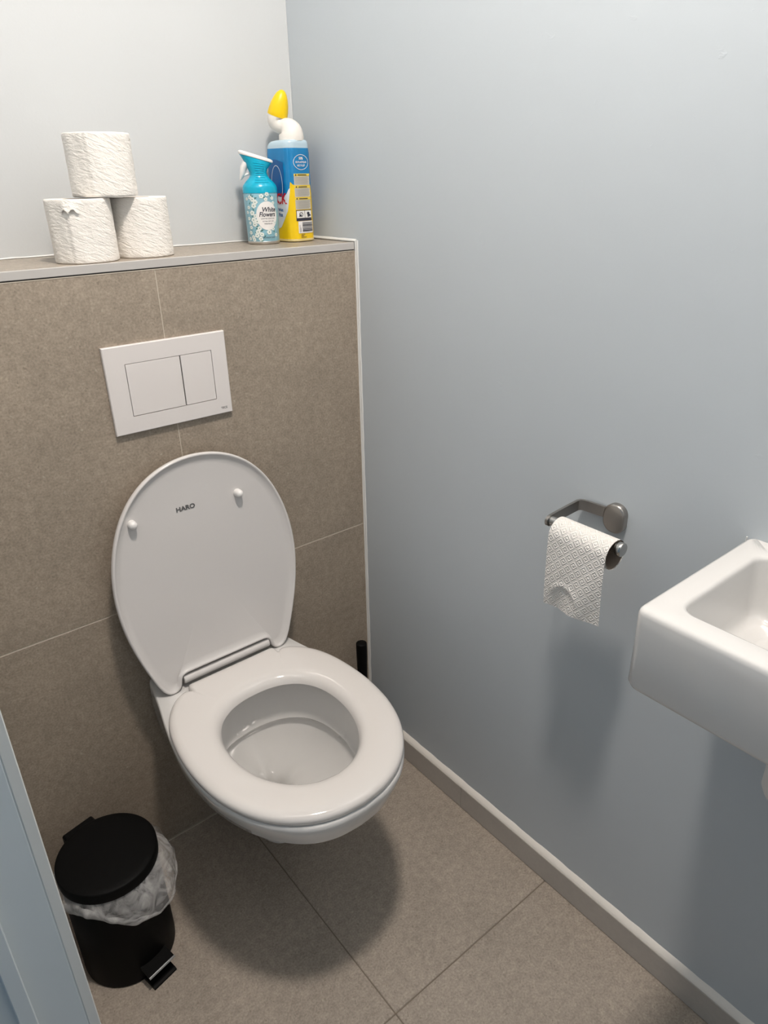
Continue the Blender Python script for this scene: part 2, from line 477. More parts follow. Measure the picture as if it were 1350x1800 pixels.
# --- seat
def smooth_half(pts, m=6):
    return catmull(pts, m)
s_out = smooth_half([(0, -.529), (.045, -.5235), (.09, -.505), (.13, -.471), (.160, -.425), (.179, -.370), (.187, -.31), (.1865, -.255), (.179, -.20), (.166, -.158), (.148, -.128), (.128, -.108), (.112, -.100)]) \
    + [(.104, -.101), (.0985, -.108), (.0965, -.104), (.0960, -.090), (.093, -.084), (0, -.084)]
s_in = smooth_half([(0, -.4485), (.035, -.4415), (.068, -.420), (.094, -.385), (.109, -.342), (.1135, -.295), (.107, -.25), (.088, -.214), (.058, -.191), (.025, -.181), (0, -.1795)])
N = 220
so = resample(mirror_outline(s_out), N)
cen = (CX, -.31)
si_poly = mirror_outline(s_in)
def ray_hit(poly, c, a):
    dx, dy = math.cos(a), math.sin(a); best = None
    for i in range(len(poly)):
        x1, y1 = poly[i]; x2, y2 = poly[(i + 1) % len(poly)]
        ex, ey = x2 - x1, y2 - y1; den = dx * ey - dy * ex
        if abs(den) < 1e-12: continue
        t = ((x1 - c[0]) * ey - (y1 - c[1]) * ex) / den
        u = ((x1 - c[0]) * dy - (y1 - c[1]) * dx) / den
        if t > 0 and -1e-6 <= u <= 1 + 1e-6 and (best is None or t > best): best = t
    return (c[0] + dx * best, c[1] + dy * best)
si = [ray_hit(si_poly, cen, math.atan2(y - cen[1], x - cen[0])) for x, y in so]
def ring(d_out=None, d_in=None, z=0):
    out = []
    for (xo, yo), (xi, yi) in zip(so, si):
        vx, vy = xi - xo, yi - yo; L = math.hypot(vx, vy); vx /= L; vy /= L
        if d_out is not None: out.append((xo + vx * d_out, yo + vy * d_out, z))
        else: out.append((xi - vx * d_in, yi - vy * d_in, z))
    return out
Zs = .458
prof = [ring(d_out=.003, z=Zs - .0178), ring(d_out=.0006, z=Zs - .0160), ring(d_out=0, z=Zs - .010), ring(d_out=.0012, z=Zs - .0065),
        ring(d_out=.004, z=Zs - .0035), ring(d_out=.009, z=Zs - .0012), ring(d_out=.016, z=Zs),
        ring(d_in=.028, z=Zs), ring(d_in=.020, z=Zs - .0012), ring(d_in=.012, z=Zs - .004), ring(d_in=.006, z=Zs - .0085), ring(d_in=.002, z=Zs - .014),
        ring(d_in=0, z=Zs - .019), ring(d_in=.002, z=Zs - .021)]
V, F = loft(prof, False, False)
n = N; k = (len(prof) - 1) * n
for j in range(n): F.append((j, (j + 1) % n, k + (j + 1) % n, k + j))
mesh('seat', V, F, M_seat, toilet, angle=60)

# --- lid (leans back 5 degrees), with a raised rim around its face
TH = math.radians(5.0)
LO = Vector((CX - .001, -.075, .450))
LU = Vector((0, math.sin(TH), math.cos(TH))); LN = Vector((0, -math.cos(TH), math.sin(TH)))
def lp(w_, v, d): return LO + Vector((w_, 0, 0)) + LU * v + LN * d
l_half = smooth_half([(0, .4505), (.035, .447), (.070, .4365), (.105, .4155), (.136, .383), (.160, .338), (.177, .283), (.1855, .215), (.1780, .135), (.160, .060), (.149, .026), (.138, .000), (.124, -.012), (.110, -.011), (.101, -.003)]) \
    + [(.0985, .006), (.097, .0195), (.092, .022), (0, .022)]
l_half = [(w_ * (1 + .02 * min(1, max(0, v / .1))), v) for w_, v in l_half]
lpoly = [(w_, v) for w_, v in l_half] + [(-w_, v) for w_, v in reversed(l_half) if w_ > 1e-6]
lo_ = resample(lpoly, 240)
def soften(P, k, keep):
    for _ in range(k):
        Q = list(P)
        for i in range(len(P)):
            if keep(P[i]): continue
            a, b_, c = P[i - 1], P[i], P[(i + 1) % len(P)]
            Q[i] = ((a[0] + 2 * b_[0] + c[0]) / 4, (a[1] + 2 * b_[1] + c[1]) / 4)
        P = Q
    return P
lo_ = soften(lo_, 90, lambda p_: p_[1] < .03)
lo_ = soften(lo_, 2, lambda p_: False)
def linset(d):
    out = []
    n_ = len(lo_)
    for i in range(n_):
        x0, y0 = lo_[i - 2]; x1, y1 = lo_[(i + 2) % n_]
        tx, ty = x1 - x0, y1 - y0; L = math.hypot(tx, ty) or 1
        out.append((lo_[i][0] + ty / L * d, lo_[i][1] - tx / L * d))
    return out
# orientation: outline runs front-top -> +w side -> bottom : clockwise, inward is to the right of travel
def lring(d, dep): return [lp(a, b_, dep) for a, b_ in linset(d)]
def shrink(f, dep):
    return [lp(a * f, .215 + (b_ - .215) * f, dep) for a, b_ in linset(.006)]
loops = [shrink(.25, -.0205), shrink(.6, -.020), shrink(.9, -.0175), lring(.006, -.0135), lring(.0015, -.009), lring(0, -.003), lring(.0007, .0015),
         lring(.0022, .003), lring(.0042, .003), lring(.0058, .0015), lring(.0085, -.0022), shrink(.93, -.0040), shrink(.6, -.0055), shrink(.25, -.006)]
lid = mesh('lid', *loft(loops), M_lid, toilet, angle=50)
for w_, v in ((.080, .349), (-.128, .349)):
    c = [(.0078, -.006), (.0078, .002), (.0074, .006), (.0058, .0092), (.003, .011), (.0006, .0115)]
    L = []
    for r, d in c: L.append([lp(w_ + r * math.cos(2 * PI * q / 20), v + r * math.sin(2 * PI * q / 20), d) for q in range(20)])
    sub('bumper', *loft(L), M_white, lid)
V, F = text_on('HARO', .0118, lambda a, b_: lp(a, b_, -.0046), -.026, .349, bold=.0004, sx=1.12)
sub('brand_lettering', V, F, M_print, lid, smooth=False)
# hinge pins between lid tabs and seat tongue
mesh('hinge_barrel', *lathe([(.0080, -.0955), (.0090, -.0945), (.0090, .0945), (.0080, .0955)], (CX, -.0695, .4575), 24, axis='x'), M_lid, toilet)

# --- ceramic body
base_half = smooth_half([(0, -.531), (.05, -.526), (.096, -.507), (.136, -.470), (.165, -.422), (.183, -.365), (.190, -.305), (.1885, -.25), (.181, -.195), (.170, -.14), (.157, -.085), (.147, -.035), (.142, -.006)]) + [(.138, -.0005), (0, -.0005)]
bo = resample(mirror_outline(base_half), 200)
def body(sw, front, z, back=1.0, ins=0.0):
    """sw: half-width factor in front, back: half-width factor at the wall, front: y factor"""
    out = []
    for x, y in bo:
        t = min(1, max(0, -y / .531)); wf = back + (sw - back) * (t ** .8)
        yy = y * front
        out.append((CX + (x - CX) * wf, min(yy, -.0005), z))
    return out
rim_z = .4385
loops = [body(1, 1, z) for z in ()]
prof = [(.22, .45, .102, .32), (.25, .488, .110, .36), (.28, .50, .14, .46), (.34, .53, .176, .60), (.41, .58, .215, .75), (.49, .635, .25, .87), (.585, .712, .285, .94),
        (.67, .795, .315, .985), (.745, .860, .338, 1.0), (.80, .910, .358, 1.015), (.845, .948, .375, 1.02), (.865, .963, .3835, 1.02), (.882, .972, .3855, 1.02), (.912, .984, .402, 1.02),
        (.947, .994, .418, 1.02), (.966, .998, .428, 1.015), (.971, .997, .4335, 1.01), (.966, .992, .4372, 1.0), (.955, .982, rim_z, .985)]
loops = [body(a, b_, z, c) for a, b_, z, c in prof]
# cavity: inner loops matched by angle
cav = smooth_half([(0, -.478), (.045, -.468), (.084, -.441), (.110, -.40), (.124, -.35), (.128, -.30), (.122, -.245), (.104, -.200), (.072, -.168), (.035, -.153), (0, -.149)])
cav_poly = mirror_outline(cav)
cc = (CX, -.305)
angs = [math.atan2(y - cc[1], x - cc[0]) for x, y in bo]
c0 = [ray_hit(cav_poly, cc, a) for a in angs]
def cring(f, z, g_=1.0, ridge=0.0, out=0.0):
    L = []
    for (x, y), a in zip(c0, angs):
        r = math.hypot(x - cc[0], y - cc[1]); q = (r * f + out)
        da = math.atan2(math.sin(a - PI * .5 - .10), math.cos(a - PI * .5 - .10))
        q -= ridge * math.exp(-(da / .17) ** 2)
        L.append((cc[0] + math.cos(a) * q, -.149 + (cc[1] + math.sin(a) * q + .149) * g_, z))   # g_ draws the front in towards the back
    return L
inner = [cring(1, rim_z, out=.004), cring(1, rim_z - .0015, out=.0012), cring(1, rim_z - .006), cring(1, .41), cring(1, .380, .97), cring(.995, .352, .92), cring(.985, .340, .885, out=-.002), cring(.98, .335, .87, out=-.0035), cring(.98, .332, .86, out=-.002),
         cring(.985, .330, .86, out=.003), cring(.99, .322, .83, out=.004), cring(.975, .312, .78), cring(.93, .298, .72, .006), cring(.85, .282, .66, .014), cring(.74, .266, .60, .020), cring(.62, .252, .55, .022), cring(.49, .238, .50, .018), cring(.36, .224, .45, .011), cring(.26, .208, .40, .004), cring(.24, .19, .40)]
mesh('bowl', *loft(loops + inner), M_ceramic, toilet, angle=42)

# ================================================================== FLUSH PLATE
PX, PZ = -.4167, 1.0214
fp = thing('flush_plate', 'white rectangular dual-button flush plate on the beige tiles', 'flush plate', (PX, 0, PZ - .075))
x0, x1, z0, z1 = PX - .11, PX + .11, PZ - .075, PZ + .075
hx0, hx1, hz0, hz1 = x0 + .0335, x1 - .0290, z0 + .0290, z1 - .0305
def rect(a, b_, c, d, y): return [(a, y, c), (b_, y, c), (b_, y, d), (a, y, d)]
F_ = loft([rect(x0, x1, z0, z1, -.0003), rect(x0, x1, z0, z1, -.0065), rect(x0 + .0012, x1 - .0012, z0 + .0012, z1 - .0012, -.0077),
           rect(hx0, hx1, hz0, hz1, -.0077), rect(hx0, hx1, hz0, hz1, -.003)], True, False)
mesh('plate_frame', *F_, M_plate, fp, smooth=False)
mesh('backing', *box(hx0, hx1, -.004, -.0028, hz0, hz1), M_gap, fp, smooth=False)
div = hx0 + (hx1 - hx0) * .62
gp = .0010
mesh('flush_button', *box(hx0 + gp, div - gp, -.0078, -.004, hz0 + gp, hz1 - gp, .0003), M_plate, fp, smooth=False)
mesh('flush_button', *box(div + gp, hx1 - gp, -.0078, -.004, hz0 + gp, hz1 - gp, .0003), M_plate, fp, smooth=False)
V, F = text_on('TECE', .0055, lambda a, b_: (PX + a, -.0079, PZ + b_), .0935, -.0645, bold=.0001)
mesh('brand_lettering', V, F, M_print, fp, smooth=False)

# ================================================================== SHELF TOILET ROLLS
def roll_mesh(c, r, h, flap_a, seed, flat=0.0, fold=.0):
    rnd = random.Random(seed)
    n = 96; loops = []
    ph = [rnd.uniform(0, 6.28) for _ in range(6)]
    def rad(a, t):
        q = r * (1 + .010 * math.sin(2 * a + ph[0]) + .006 * math.sin(3 * a + ph[1] + t) + .004 * math.sin(7 * a + ph[2] + 3 * t))
        q += .0004 * math.sin(13 * a + 9 * t + ph[3]) * math.sin(9 * t + ph[4])
        # dented flat and loose end of the sheet
        da = math.atan2(math.sin(a - flap_a), math.cos(a - flap_a))
        if flat:
            dd = math.atan2(math.sin(a - flap_a + .45), math.cos(a - flap_a + .45))
            q -= flat * r * math.exp(-(dd / .28) ** 2)
        if 0 < da < .5: q += fold * (1 - da / .5)
        return q
    ri = .021
    zs = [0, .0007, .0020] + [h * k / 14 for k in range(1, 14)] + [h - .0020, h - .0005, h]
    ins = [.0018, .0005, 0] + [0] * 13 + [0, .0006, .0018]
    for z, d in zip(zs, ins):
        loops.append([(c[0] + (rad(2 * PI * k / n, z / h) - d) * math.cos(2 * PI * k / n), c[1] + (rad(2 * PI * k / n, z / h) - d) * math.sin(2 * PI * k / n), c[2] + z) for k in range(n)])
    for q, z in ((.66, h - .0012), (.33, h - .0015), (0, h - .001), (0, .001), (.5, 0)):
        loops.append([(c[0] + (ri + (r - ri) * q) * math.cos(2 * PI * k / n), c[1] + (ri + (r - ri) * q) * math.sin(2 * PI * k / n), c[2] + z) for k in range(n)])
    V, F = loft(loops, False, False)
    k0 = (len(loops) - 1) * n
    for j in range(n): F.append((j, (j + 1) % n, k0 + (j + 1) % n, k0 + j))
    return V, F
def shelf_roll(label, c, r, h, fa, seed, flat=0, fold=0):
    t = thing('toilet_roll', label, 'toilet roll', c, 'toilet rolls stacked on the ledge')
    mesh('paper', *roll_mesh(c, r, h, fa, seed, flat, fold), M_paper, t, angle=60)
    core = lathe([(.0208, .001), (.0208, h - .0005), (.0198, h - .0005), (.0198, .001)], c, 40, False, False)
    mesh('cardboard_core', *core, M_card, t, angle=60)
    return t
zl = ZL + .0004
def torn_flap(t, c, r, h, a0, a1, z0, z1, seed):
    rn = random.Random(seed); V = []; F = []; n_ = 14
    for i in range(n_ + 1):
        q = i / n_; a = a0 + (a1 - a0) * q
        lo_z = z0 + (z1 - z0) * (.15 + .35 * abs(math.sin(q * 7))) + rn.uniform(-.001, .001); hi_z = z1 - .002 * q
        for j in range(5):
            k = j / 4; rr_ = r + .0012 + .0045 * (1 - k) * math.sin(q * PI) + .001 * q
            V.append((c[0] + rr_ * math.cos(a), c[1] + rr_ * math.sin(a), c[2] + lo_z + (hi_z - lo_z) * k))
    for i in range(n_):
        for j in range(4):
            k = i * 5 + j; F.append((k, k + 5, k + 6, k + 1))
    mesh('torn_flap', V, F, M_paper, t, angle=60)
r1_ = shelf_roll('lower left white toilet roll on the ledge, with a torn flap and seam', (-.4995, .058, zl), .0485, .093, -2.25, 3, .03, .0030)
torn_flap(r1_, (-.4995, .058, zl), .0485, .093, -2.42, -1.86, .068, .0905, 4)
shelf_roll('lower right white toilet roll on the ledge, its dark core hole peeking out', (-.3985, .073, zl), .0488, .0925, 1.2, 5, 0, .001)
shelf_roll('top white toilet roll balanced across the other two', (-.452, .062, zl + .0945), .0495, .0895, -2.25, 9, .05, .002)

# ================================================================== AIR FRESHENER
AX, AY = -.134, .122
def ap(th, z, d=.0):            # surface of the can; th measured from the direction to the right of the view
    r = interp([(0, .0325), (.004, .0345), (.012, .0348), (.05, .0358), (.117, .0366)], z) + d
    a = th
    return (AX + r * math.cos(a), AY + r * math.sin(a), ZL + z)
fr = thing('air_freshener', 'blue air freshener spray with white flowers label on the ledge', 'air freshener', (AX, AY, ZL))
M_can = mat('freshener_label_blue', (0.22, 0.42, 0.50), 0.3, var=[(40, .15, 2)])
M_canmetal = mat('can_rim_metal', (0.55, 0.52, 0.48), 0.3, metal=.8)
M_aqua = mat('aqua_plastic', (0.0, 0.38, 0.56), 0.25)
M_labelw = mat('label_white', (0.80, 0.78, 0.76), 0.4)
M_petal = mat('petal_white', (0.74, 0.78, 0.74), 0.5)
M_leafg = mat('leaf_green_print', (0.03, 0.16, 0.12), 0.5)
M_dark = mat('dark_ink', (0.03, 0.03, 0.05), 0.5)
can = mesh('can', *lathe([(.0325, .0008), (.0345, .004), (.0348, .0075), (.0352, .03), (.0358, .05), (.0366, .116), (.0355, .118)], (AX, AY, ZL), 64), M_can, fr)
sub('can_rim', *lathe([(.0330, .0004), (.0352, .003), (.0353, .007), (.0349, .0078)], (AX, AY, ZL), 64, True, False), M_canmetal, can)
VD = math.atan2(-.86, -.51)      # direction from the bottle to the camera
RA = 1 / .036
def fa(s, z): return ap(VD + s * RA, z, .0004)
LC = .0135                       # label centre along the arc
sub('label_oval', *disc(fa, LC - .001, .066, .0245, .0325, 40), M_labelw, can)
sub('label_lettering', *merge(
    text_on('White', .0148, lambda a, b_: ap(VD + a * RA, b_, .0008), LC + .003, .0795, shear=.25, bold=.0003, sx=.86),
    text_on('Flowers', .0150, lambda a, b_: ap(VD + a * RA, b_, .0008), LC - .001, .0688, shear=.25, bold=.0003, sx=.77),
    ), M_dark, can, smooth=False)
for tx_, sz_, ds_, z_ in (('LIMITED EDITION', .0042, 0, .0595), ('EXTRA DRY AIR', .0038, 0, .0535), ('FRESHENER', .0038, 0, .0480), ('AIR WICK PURE', .0045, -.001, .0165)):
    sub('small_lettering', *text_on(tx_, sz_, lambda a, b_: ap(VD + a * RA, b_, .0008), LC + ds_, z_, sx=.95), M_dark, can, smooth=False)
rnd = random.Random(4)
petals = []; hearts = []; leaves = []
spots = [(-.024, .108, 1), (-.018, .103, 1.2), (-.012, .097, 1.2), (-.016, .089, 1.25), (-.021, .073, 1.25), (-.014, .066, 1), (-.019, .057, 1.3), (-.011, .054, 1.2), (-.017, .047, 1.2),
         (-.007, .038, 1.1), (-.011, .030, 1.2), (-.003, .024, 1.1), (-.014, .022, 1.2), (-.006, .014, 1.1), (-.024, .018, 1), (-.030, .028, 1), (-.027, .040, .9), (-.031, .060, .9), (-.029, .085, .9), (-.034, .074, .8), (-.022, .012, 1),
         (.002, .110, 1.1), (.014, .114, 1.0), (.011, .103, .9), (.026, .105, .9), (.014, .029, 1.25), (.024, .036, .9), (.028, .094, .9), (.030, .050, .8), (-.033, .104, .8), (-.029, .050, .8), (-.034, .014, .9), (.032, .022, .9)]
for s, z, q in spots:
    a0 = rnd.uniform(0, 6.28); R_ = .0043 * q
    for k in range(5):
        a = a0 + 2 * PI * k / 5
        petals.append(disc(lambda u, v: ap(VD + u * RA, v, .0006), s + R_ * .6 * math.cos(a), z + R_ * .6 * math.sin(a), R_ * .52, R_ * .52, 8))
    hearts.append(disc(lambda u, v: ap(VD + u * RA, v, .0009), s, z, R_ * .24, R_ * .24, 6))
for s, z, a in [(-.020, .113, 1.4), (-.017, .110, .9), (-.011, .106, .3), (-.018, .081, 2), (-.021, .064, 1.2), (-.012, .043, 2.2), (-.009, .034, 1.3), (-.013, .038, .6), (-.002, .033, .5), (-.016, .028, 2.6), (.004, .020, 1), (.022, .110, 2), (.008, .107, .5), (-.027, .03, 1.4), (-.025, .095, 1.1), (-.003, .009, .2), (.026, .031, 1.8)]:
    ca, sa = math.cos(a), math.sin(a)
    P_ = [(-.004, 0), (-.001, .0013), (.004, 0), (-.001, -.0013)]
    leaves.append(([ap(VD + (s + u * ca - v * sa) * RA, z + u * sa + v * ca, .0005) for u, v in P_], [(0, 1, 2, 3)]))
sub('printed_flowers', *merge(*petals), M_petal, can, smooth=False)
sub('printed_flower_hearts', *merge(*hearts), M_leafg, can, smooth=False)
sub('printed_leaves', *merge(*leaves), M_leafg, can, smooth=False)
# spray head: elliptical loft leaning to the nozzle side
ND = Vector((-.86, .51, 0)); NS = Vector((.51, .86, 0))
def ell(z, c, ra, rb, tilt=0.0, n=48):
    return [Vector((AX, AY, ZL + z)) + ND * (c + ra * math.cos(2 * PI * k / n)) + NS * rb * math.sin(2 * PI * k / n) + Vector((0, 0, tilt * math.cos(2 * PI * k / n))) for k in range(n)]
head = [ell(.1165, 0, .0372, .0372), ell(.128, 0, .0372, .0372), ell(.134, 0, .035, .035), ell(.142, 0, .029, .0295), ell(.150, 0, .0215, .023), ell(.156, .0, .0185, .021), ell(.162, .001, .0185, .0205),
        ell(.172, .002, .022, .020, .003), ell(.182, .002, .0275, .0195, .006), ell(.192, .0035, .034, .0185, .0105)]
hd = mesh('spray_head', *loft(head), M_aqua, fr, angle=60)
top = [ell(.1925, .0035, .0355, .0195, .0108), ell(.1955, .0035, .0362, .0200, .0110), ell(.1985, .0035, .0355, .0190, .0112), ell(.2005, .0035, .031, .015, .0105)]
mesh('head_top', *loft(top), M_white, fr, angle=60)
# grip ridges
rg = []
for k in range(9):
    z = .1815 - k * .0052
    cc_ = interp([(.13, 0), (.162, .001), (.192, .0035)], z)
    ra_ = interp([(.134, .035), (.142, .029), (.150, .0215), (.156, .0185), (.162, .0185), (.172, .022), (.182, .0275)], z)
    rb_ = interp([(.134, .035), (.142, .0295), (.150, .023), (.156, .021), (.172, .020), (.192, .0185)], z)
    pts = []
    for j in range(9):
        a = -PI * .5 - .75 + j * .13
        pts.append(Vector((AX, AY, ZL + z)) + ND * (cc_ + (ra_ + .0003) * math.cos(a)) + NS * (rb_ + .0003) * math.sin(a) + Vector((0, 0, .004 * math.cos(a) * max(0, (z - .16) / .02))))
    rg.append(sweep(pts, [.0003] + [.0009] * 7 + [.0003], 6))
sub('grip_ridge', *merge(*rg), M_aqua, hd)
tp = [ND * .024 + Vector((0, 0, .183)), ND * .031 + Vector((0, 0, .172)), ND * .033 + Vector((0, 0, .162)), ND * .036 + Vector((0, 0, .154)), ND * .040 + Vector((0, 0, .146))]
mesh('trigger', *sweep([Vector((AX, AY, ZL)) + q for q in tp], [.0095, .0092, .0080, .0060, .0022], 14, .8), M_white, fr)
tp = [ND * .020 + Vector((0, 0, .160)), ND * .028 + Vector((0, 0, .157)), ND * .036 + Vector((0, 0, .1515))]
mesh('trigger_arm', *sweep([Vector((AX, AY, ZL)) + q for q in tp], [.0035, .003, .002], 10, .9), M_white, fr)

for o in [q for q in bpy.data.objects if q.parent is fr]:
    # built at catalogue size, brought to its real size here
    for grp in [o] + [q for q in bpy.data.objects if q.parent is o]:
        for v_ in grp.data.vertices:
            v_.co.x = AX + (v_.co.x - AX) * .88; v_.co.y = AY + (v_.co.y - AY) * .88; v_.co.z = ZL + (v_.co.z - ZL) * .785
# ================================================================== TOILET CLEANER BOTTLE
BX, BY = -.060, .1305
eR = Vector((.987, .162, 0)); eB = Vector((-.162, .987, 0))     # along the narrow side, along the broad side
HA, HB, RC = .0375, .0315, .019     # half broad, half narrow, corner radius
bot = thing('cleaner_bottle', 'yellow and blue toilet cleaner bottle with duck-neck spout in the corner of the ledge', 'bottle', (BX, BY, ZL))
def per(s):
    """perimeter point and normal in (r, b) coords; s=0 at middle of the near corner between broad left face and narrow front face"""
    arc = PI / 2 * RC; fn_ = 2 * (HB - RC); fb_ = 2 * (HA - RC)
    tot = 4 * arc + 2 * fn_ + 2 * fb_
    s = (s + arc / 2) % tot
    segs = [('a', -HB + RC, -HA + RC, PI, arc), ('l', (-HB + RC, -HA), (1, 0), 1.5 * PI, fn_), ('a', HB - RC, -HA + RC, 1.5 * PI, arc), ('l', (HB, -HA + RC), (0, 1), 0, fb_),
            ('a', HB - RC, HA - RC, 0, arc), ('l', (HB - RC, HA), (-1, 0), PI / 2, fn_), ('a', -HB + RC, HA - RC, PI / 2, arc), ('l', (-HB, HA - RC), (0, -1), PI, fb_)]
    for sg in segs:
        if s <= sg[4] + 1e-9:
            if sg[0] == 'a':
                a = sg[3] + s / RC
                return sg[1] + RC * math.cos(a), sg[2] + RC * math.sin(a), math.cos(a), math.sin(a)
            return sg[1][0] + sg[2][0] * s, sg[1][1] + sg[2][1] * s, math.cos(sg[3]), math.sin(sg[3])
        s -= sg[4]
    return per(0)
PT = 4 * PI / 2 * RC + 4 * (HB - RC) + 4 * (HA - RC)
def bp(s, z, d=0.0, k=1.0):
    r, b_, nr, nb = per(s)
    q = Vector((BX, BY, ZL + z)) + eR * (r * k + nr * d) + eB * (b_ * k + nb * d)
    return tuple(q)
M_bblue = mat('bottle_blue', (0.01, 0.20, 0.46), 0.22, var=[(20, .12, 2)])
M_bclear = mat('bottle_pale_shoulder', (0.45, 0.58, 0.66), 0.2)
M_yel = mat('bottle_yellow', (0.82, 0.55, 0.005), 0.3)
M_yelhead = mat('label_yellow_bar', (0.80, 0.60, 0.08), 0.4)
M_wplast = mat('spout_white', (0.80, 0.77, 0.72), 0.28)
M_cap = mat('cap_yellow', (0.85, 0.58, 0.0), 0.35)
M_red = mat('ink_red', (0.55, 0.01, 0.02), 0.4)
M_txt = mat('ink_grey_text', (0.36, 0.34, 0.30), 0.5)
M_panel = mat('label_grey_panel', (0.60, 0.57, 0.50), 0.45)
M_swoosh = mat('label_pale_swoosh', (0.66, 0.68, 0.70), 0.4)
M_navy = mat('label_navy', (0.005, 0.10, 0.30), 0.3)
nb_ = 72
def bl_(z, k=1.0, d=0.0): return [bp(PT * j / nb_, z, d, k) for j in range(nb_)]
body_loops = [bl_(.0006, 1, -.004), bl_(.003, 1, -.001), bl_(.007), bl_(.10), bl_(.160), bl_(.168, 1, -.001)]
bdy = mesh('bottle_body', *loft(body_loops, True, True), M_bblue, bot, angle=50)
# shoulder domes towards the neck, which sits nearer the front
def shl(z, f):
    L = []
    for j in range(nb_):
        r, b_, nr, nb2 = per(PT * j / nb_)
        r2, b2 = r * .80, -.011 + b_ * .62
        L.append(Vector((BX, BY, ZL + z)) + eR * (r + (r2 - r) * f - nr * .001) + eB * (b_ + (b2 - b_) * f - nb2 * .001))
    return L
mesh('shoulder', *loft([shl(.1665, 0), shl(.172, .04), shl(.1765, .16), shl(.180, .42), shl(.1815, .8), shl(.182, 1)]), M_bclear, bot, angle=60)
D0 = .0004
def b1(s, z): return bp(s, z, D0)
def b2(s, z): return bp(s, z, D0 * 2)
def b3(s, z): return bp(s, z, D0 * 3)
# printed sleeve: yellow lower body wrapping round, peak at the corner
ylo = lambda s: .006
def yhi(s):
    return interp([(-.075, .045), (-.050, .040), (-.040, .036), (-.030, .040), (-.018, .052), (-.010, .060), (-.0075, .070), (-.004, .092), (-.001, .110), (.003, .105), (.006, .104), (.048, .104), (.052, .085), (.07, .04), (.10, .04)], s)
sub('yellow_print', *patch(b1, -.075, .10, ylo, yhi, 90, 8), M_yel, bdy)
sub('navy_print', *patch(b1, -.060, -.014, lambda s: .075, lambda s: .150 - .3 * abs(s + .037) , 24, 4), M_navy, bdy)
# white swoosh on the broad face
def swl(s): return interp([(-.062, .030), (-.045, .022), (-.030, .028), (-.018, .044), (-.009, .058), (-.002, .096)], s)
def swh(s): return interp([(-.062, .085), (-.04, .085), (-.020, .082), (-.010, .088), (-.004, .098), (-.002, .098)], s)
sub('white_swoosh', *patch(b2, -.062, -.002, swl, swh, 40, 5), M_swoosh, bdy)
def yb(s): return interp([(-.030, .040), (-.022, .056), (-.014, .064), (-.008, .061)], s)
sub('oval_outline', *disc(b3, -.034, .105, .016, .034, 40, .0011), M_labelw, bdy)
red = text_on('DUCK', .026, b3, -.040, .079, bold=.0008, sx=.80)
sub('red_lettering', *red, M_red, bdy, smooth=False)
sub('navy_lettering', *merge(text_on('Fresh Wet', .0085, b3, -.038, .0595, bold=.0002, sx=.9), text_on('Citrus Fizz', .0085, b3, -.040, .0505, bold=.0002, sx=.9)), M_navy, bdy, smooth=False)
# narrow face: ring with recycled claim, text panels, pictograms, bar code
c_ = .0255
sub('recycle_ring', *merge(disc(b2, c_, .1435, .0185, .0135, 36, .0009), text_on('50%', .0062, b2, c_, .1500, bold=.0002), text_on('DE PLASTIQUE', .0044, b2, c_, .1435, bold=.0001, sx=.95), text_on('RECYCLÉ*', .0044, b2, c_, .1375, bold=.0001)), M_labelw, bdy, smooth=False)
px0, px1 = c_ - .0190, c_ + .0195
pan = []; yb_ = []; lines = []; blacks = []
for z1_, z0_ in ((.1235, .1035), (.1025, .0825), (.0815, .0600)):
    pan.append(patch(b2, px0, px1, z0_, z1_, 12, 1))
    yb_.append(patch(b3, px0, px1, z1_ - .0042, z1_, 12, 1))
    blacks.append(patch(lambda s, z: bp(s, z, D0 * 4), px0 + .008, px1 - .008, z1_ - .0030, z1_ - .0014, 6, 1))
    blacks.append(disc(lambda s, z: bp(s, z, D0 * 4), px0 + .0035, z1_ - .0022, .0016, .0013, 8))
    zz = z1_ - .0065
    while zz > z0_ + .001:
        lines.append(patch(b3, px0 + .001, px1 - .001 - rnd.uniform(0, .004), zz, zz + .0007, 8, 1)); zz -= .0019
sub('text_panels', *merge(*pan), M_panel, bdy, smooth=False)
sub('yellow_headers', *merge(*yb_), M_yelhead, bdy, smooth=False)
sub('fine_print', *merge(*lines), M_txt, bdy, smooth=False)
b4 = lambda s, z: bp(s, z, D0 * 4)
b5 = lambda s, z: bp(s, z, D0 * 5)
wh = [patch(b3, px0 + .0012, c_ + .0012, .0445, .0575, 6, 1), patch(b3, c_ + .0022, px1 - .0006, .0445, .0575, 6, 1), patch(b3, px0 + .003, px1 + .002, .0060 + .0105, .0385, 10, 1)]
sub('white_panels', *merge(*wh), M_labelw, bdy, smooth=False)
blacks.append(patch(b2, px0, px1 + .0005, .0390, .0588, 10, 1))
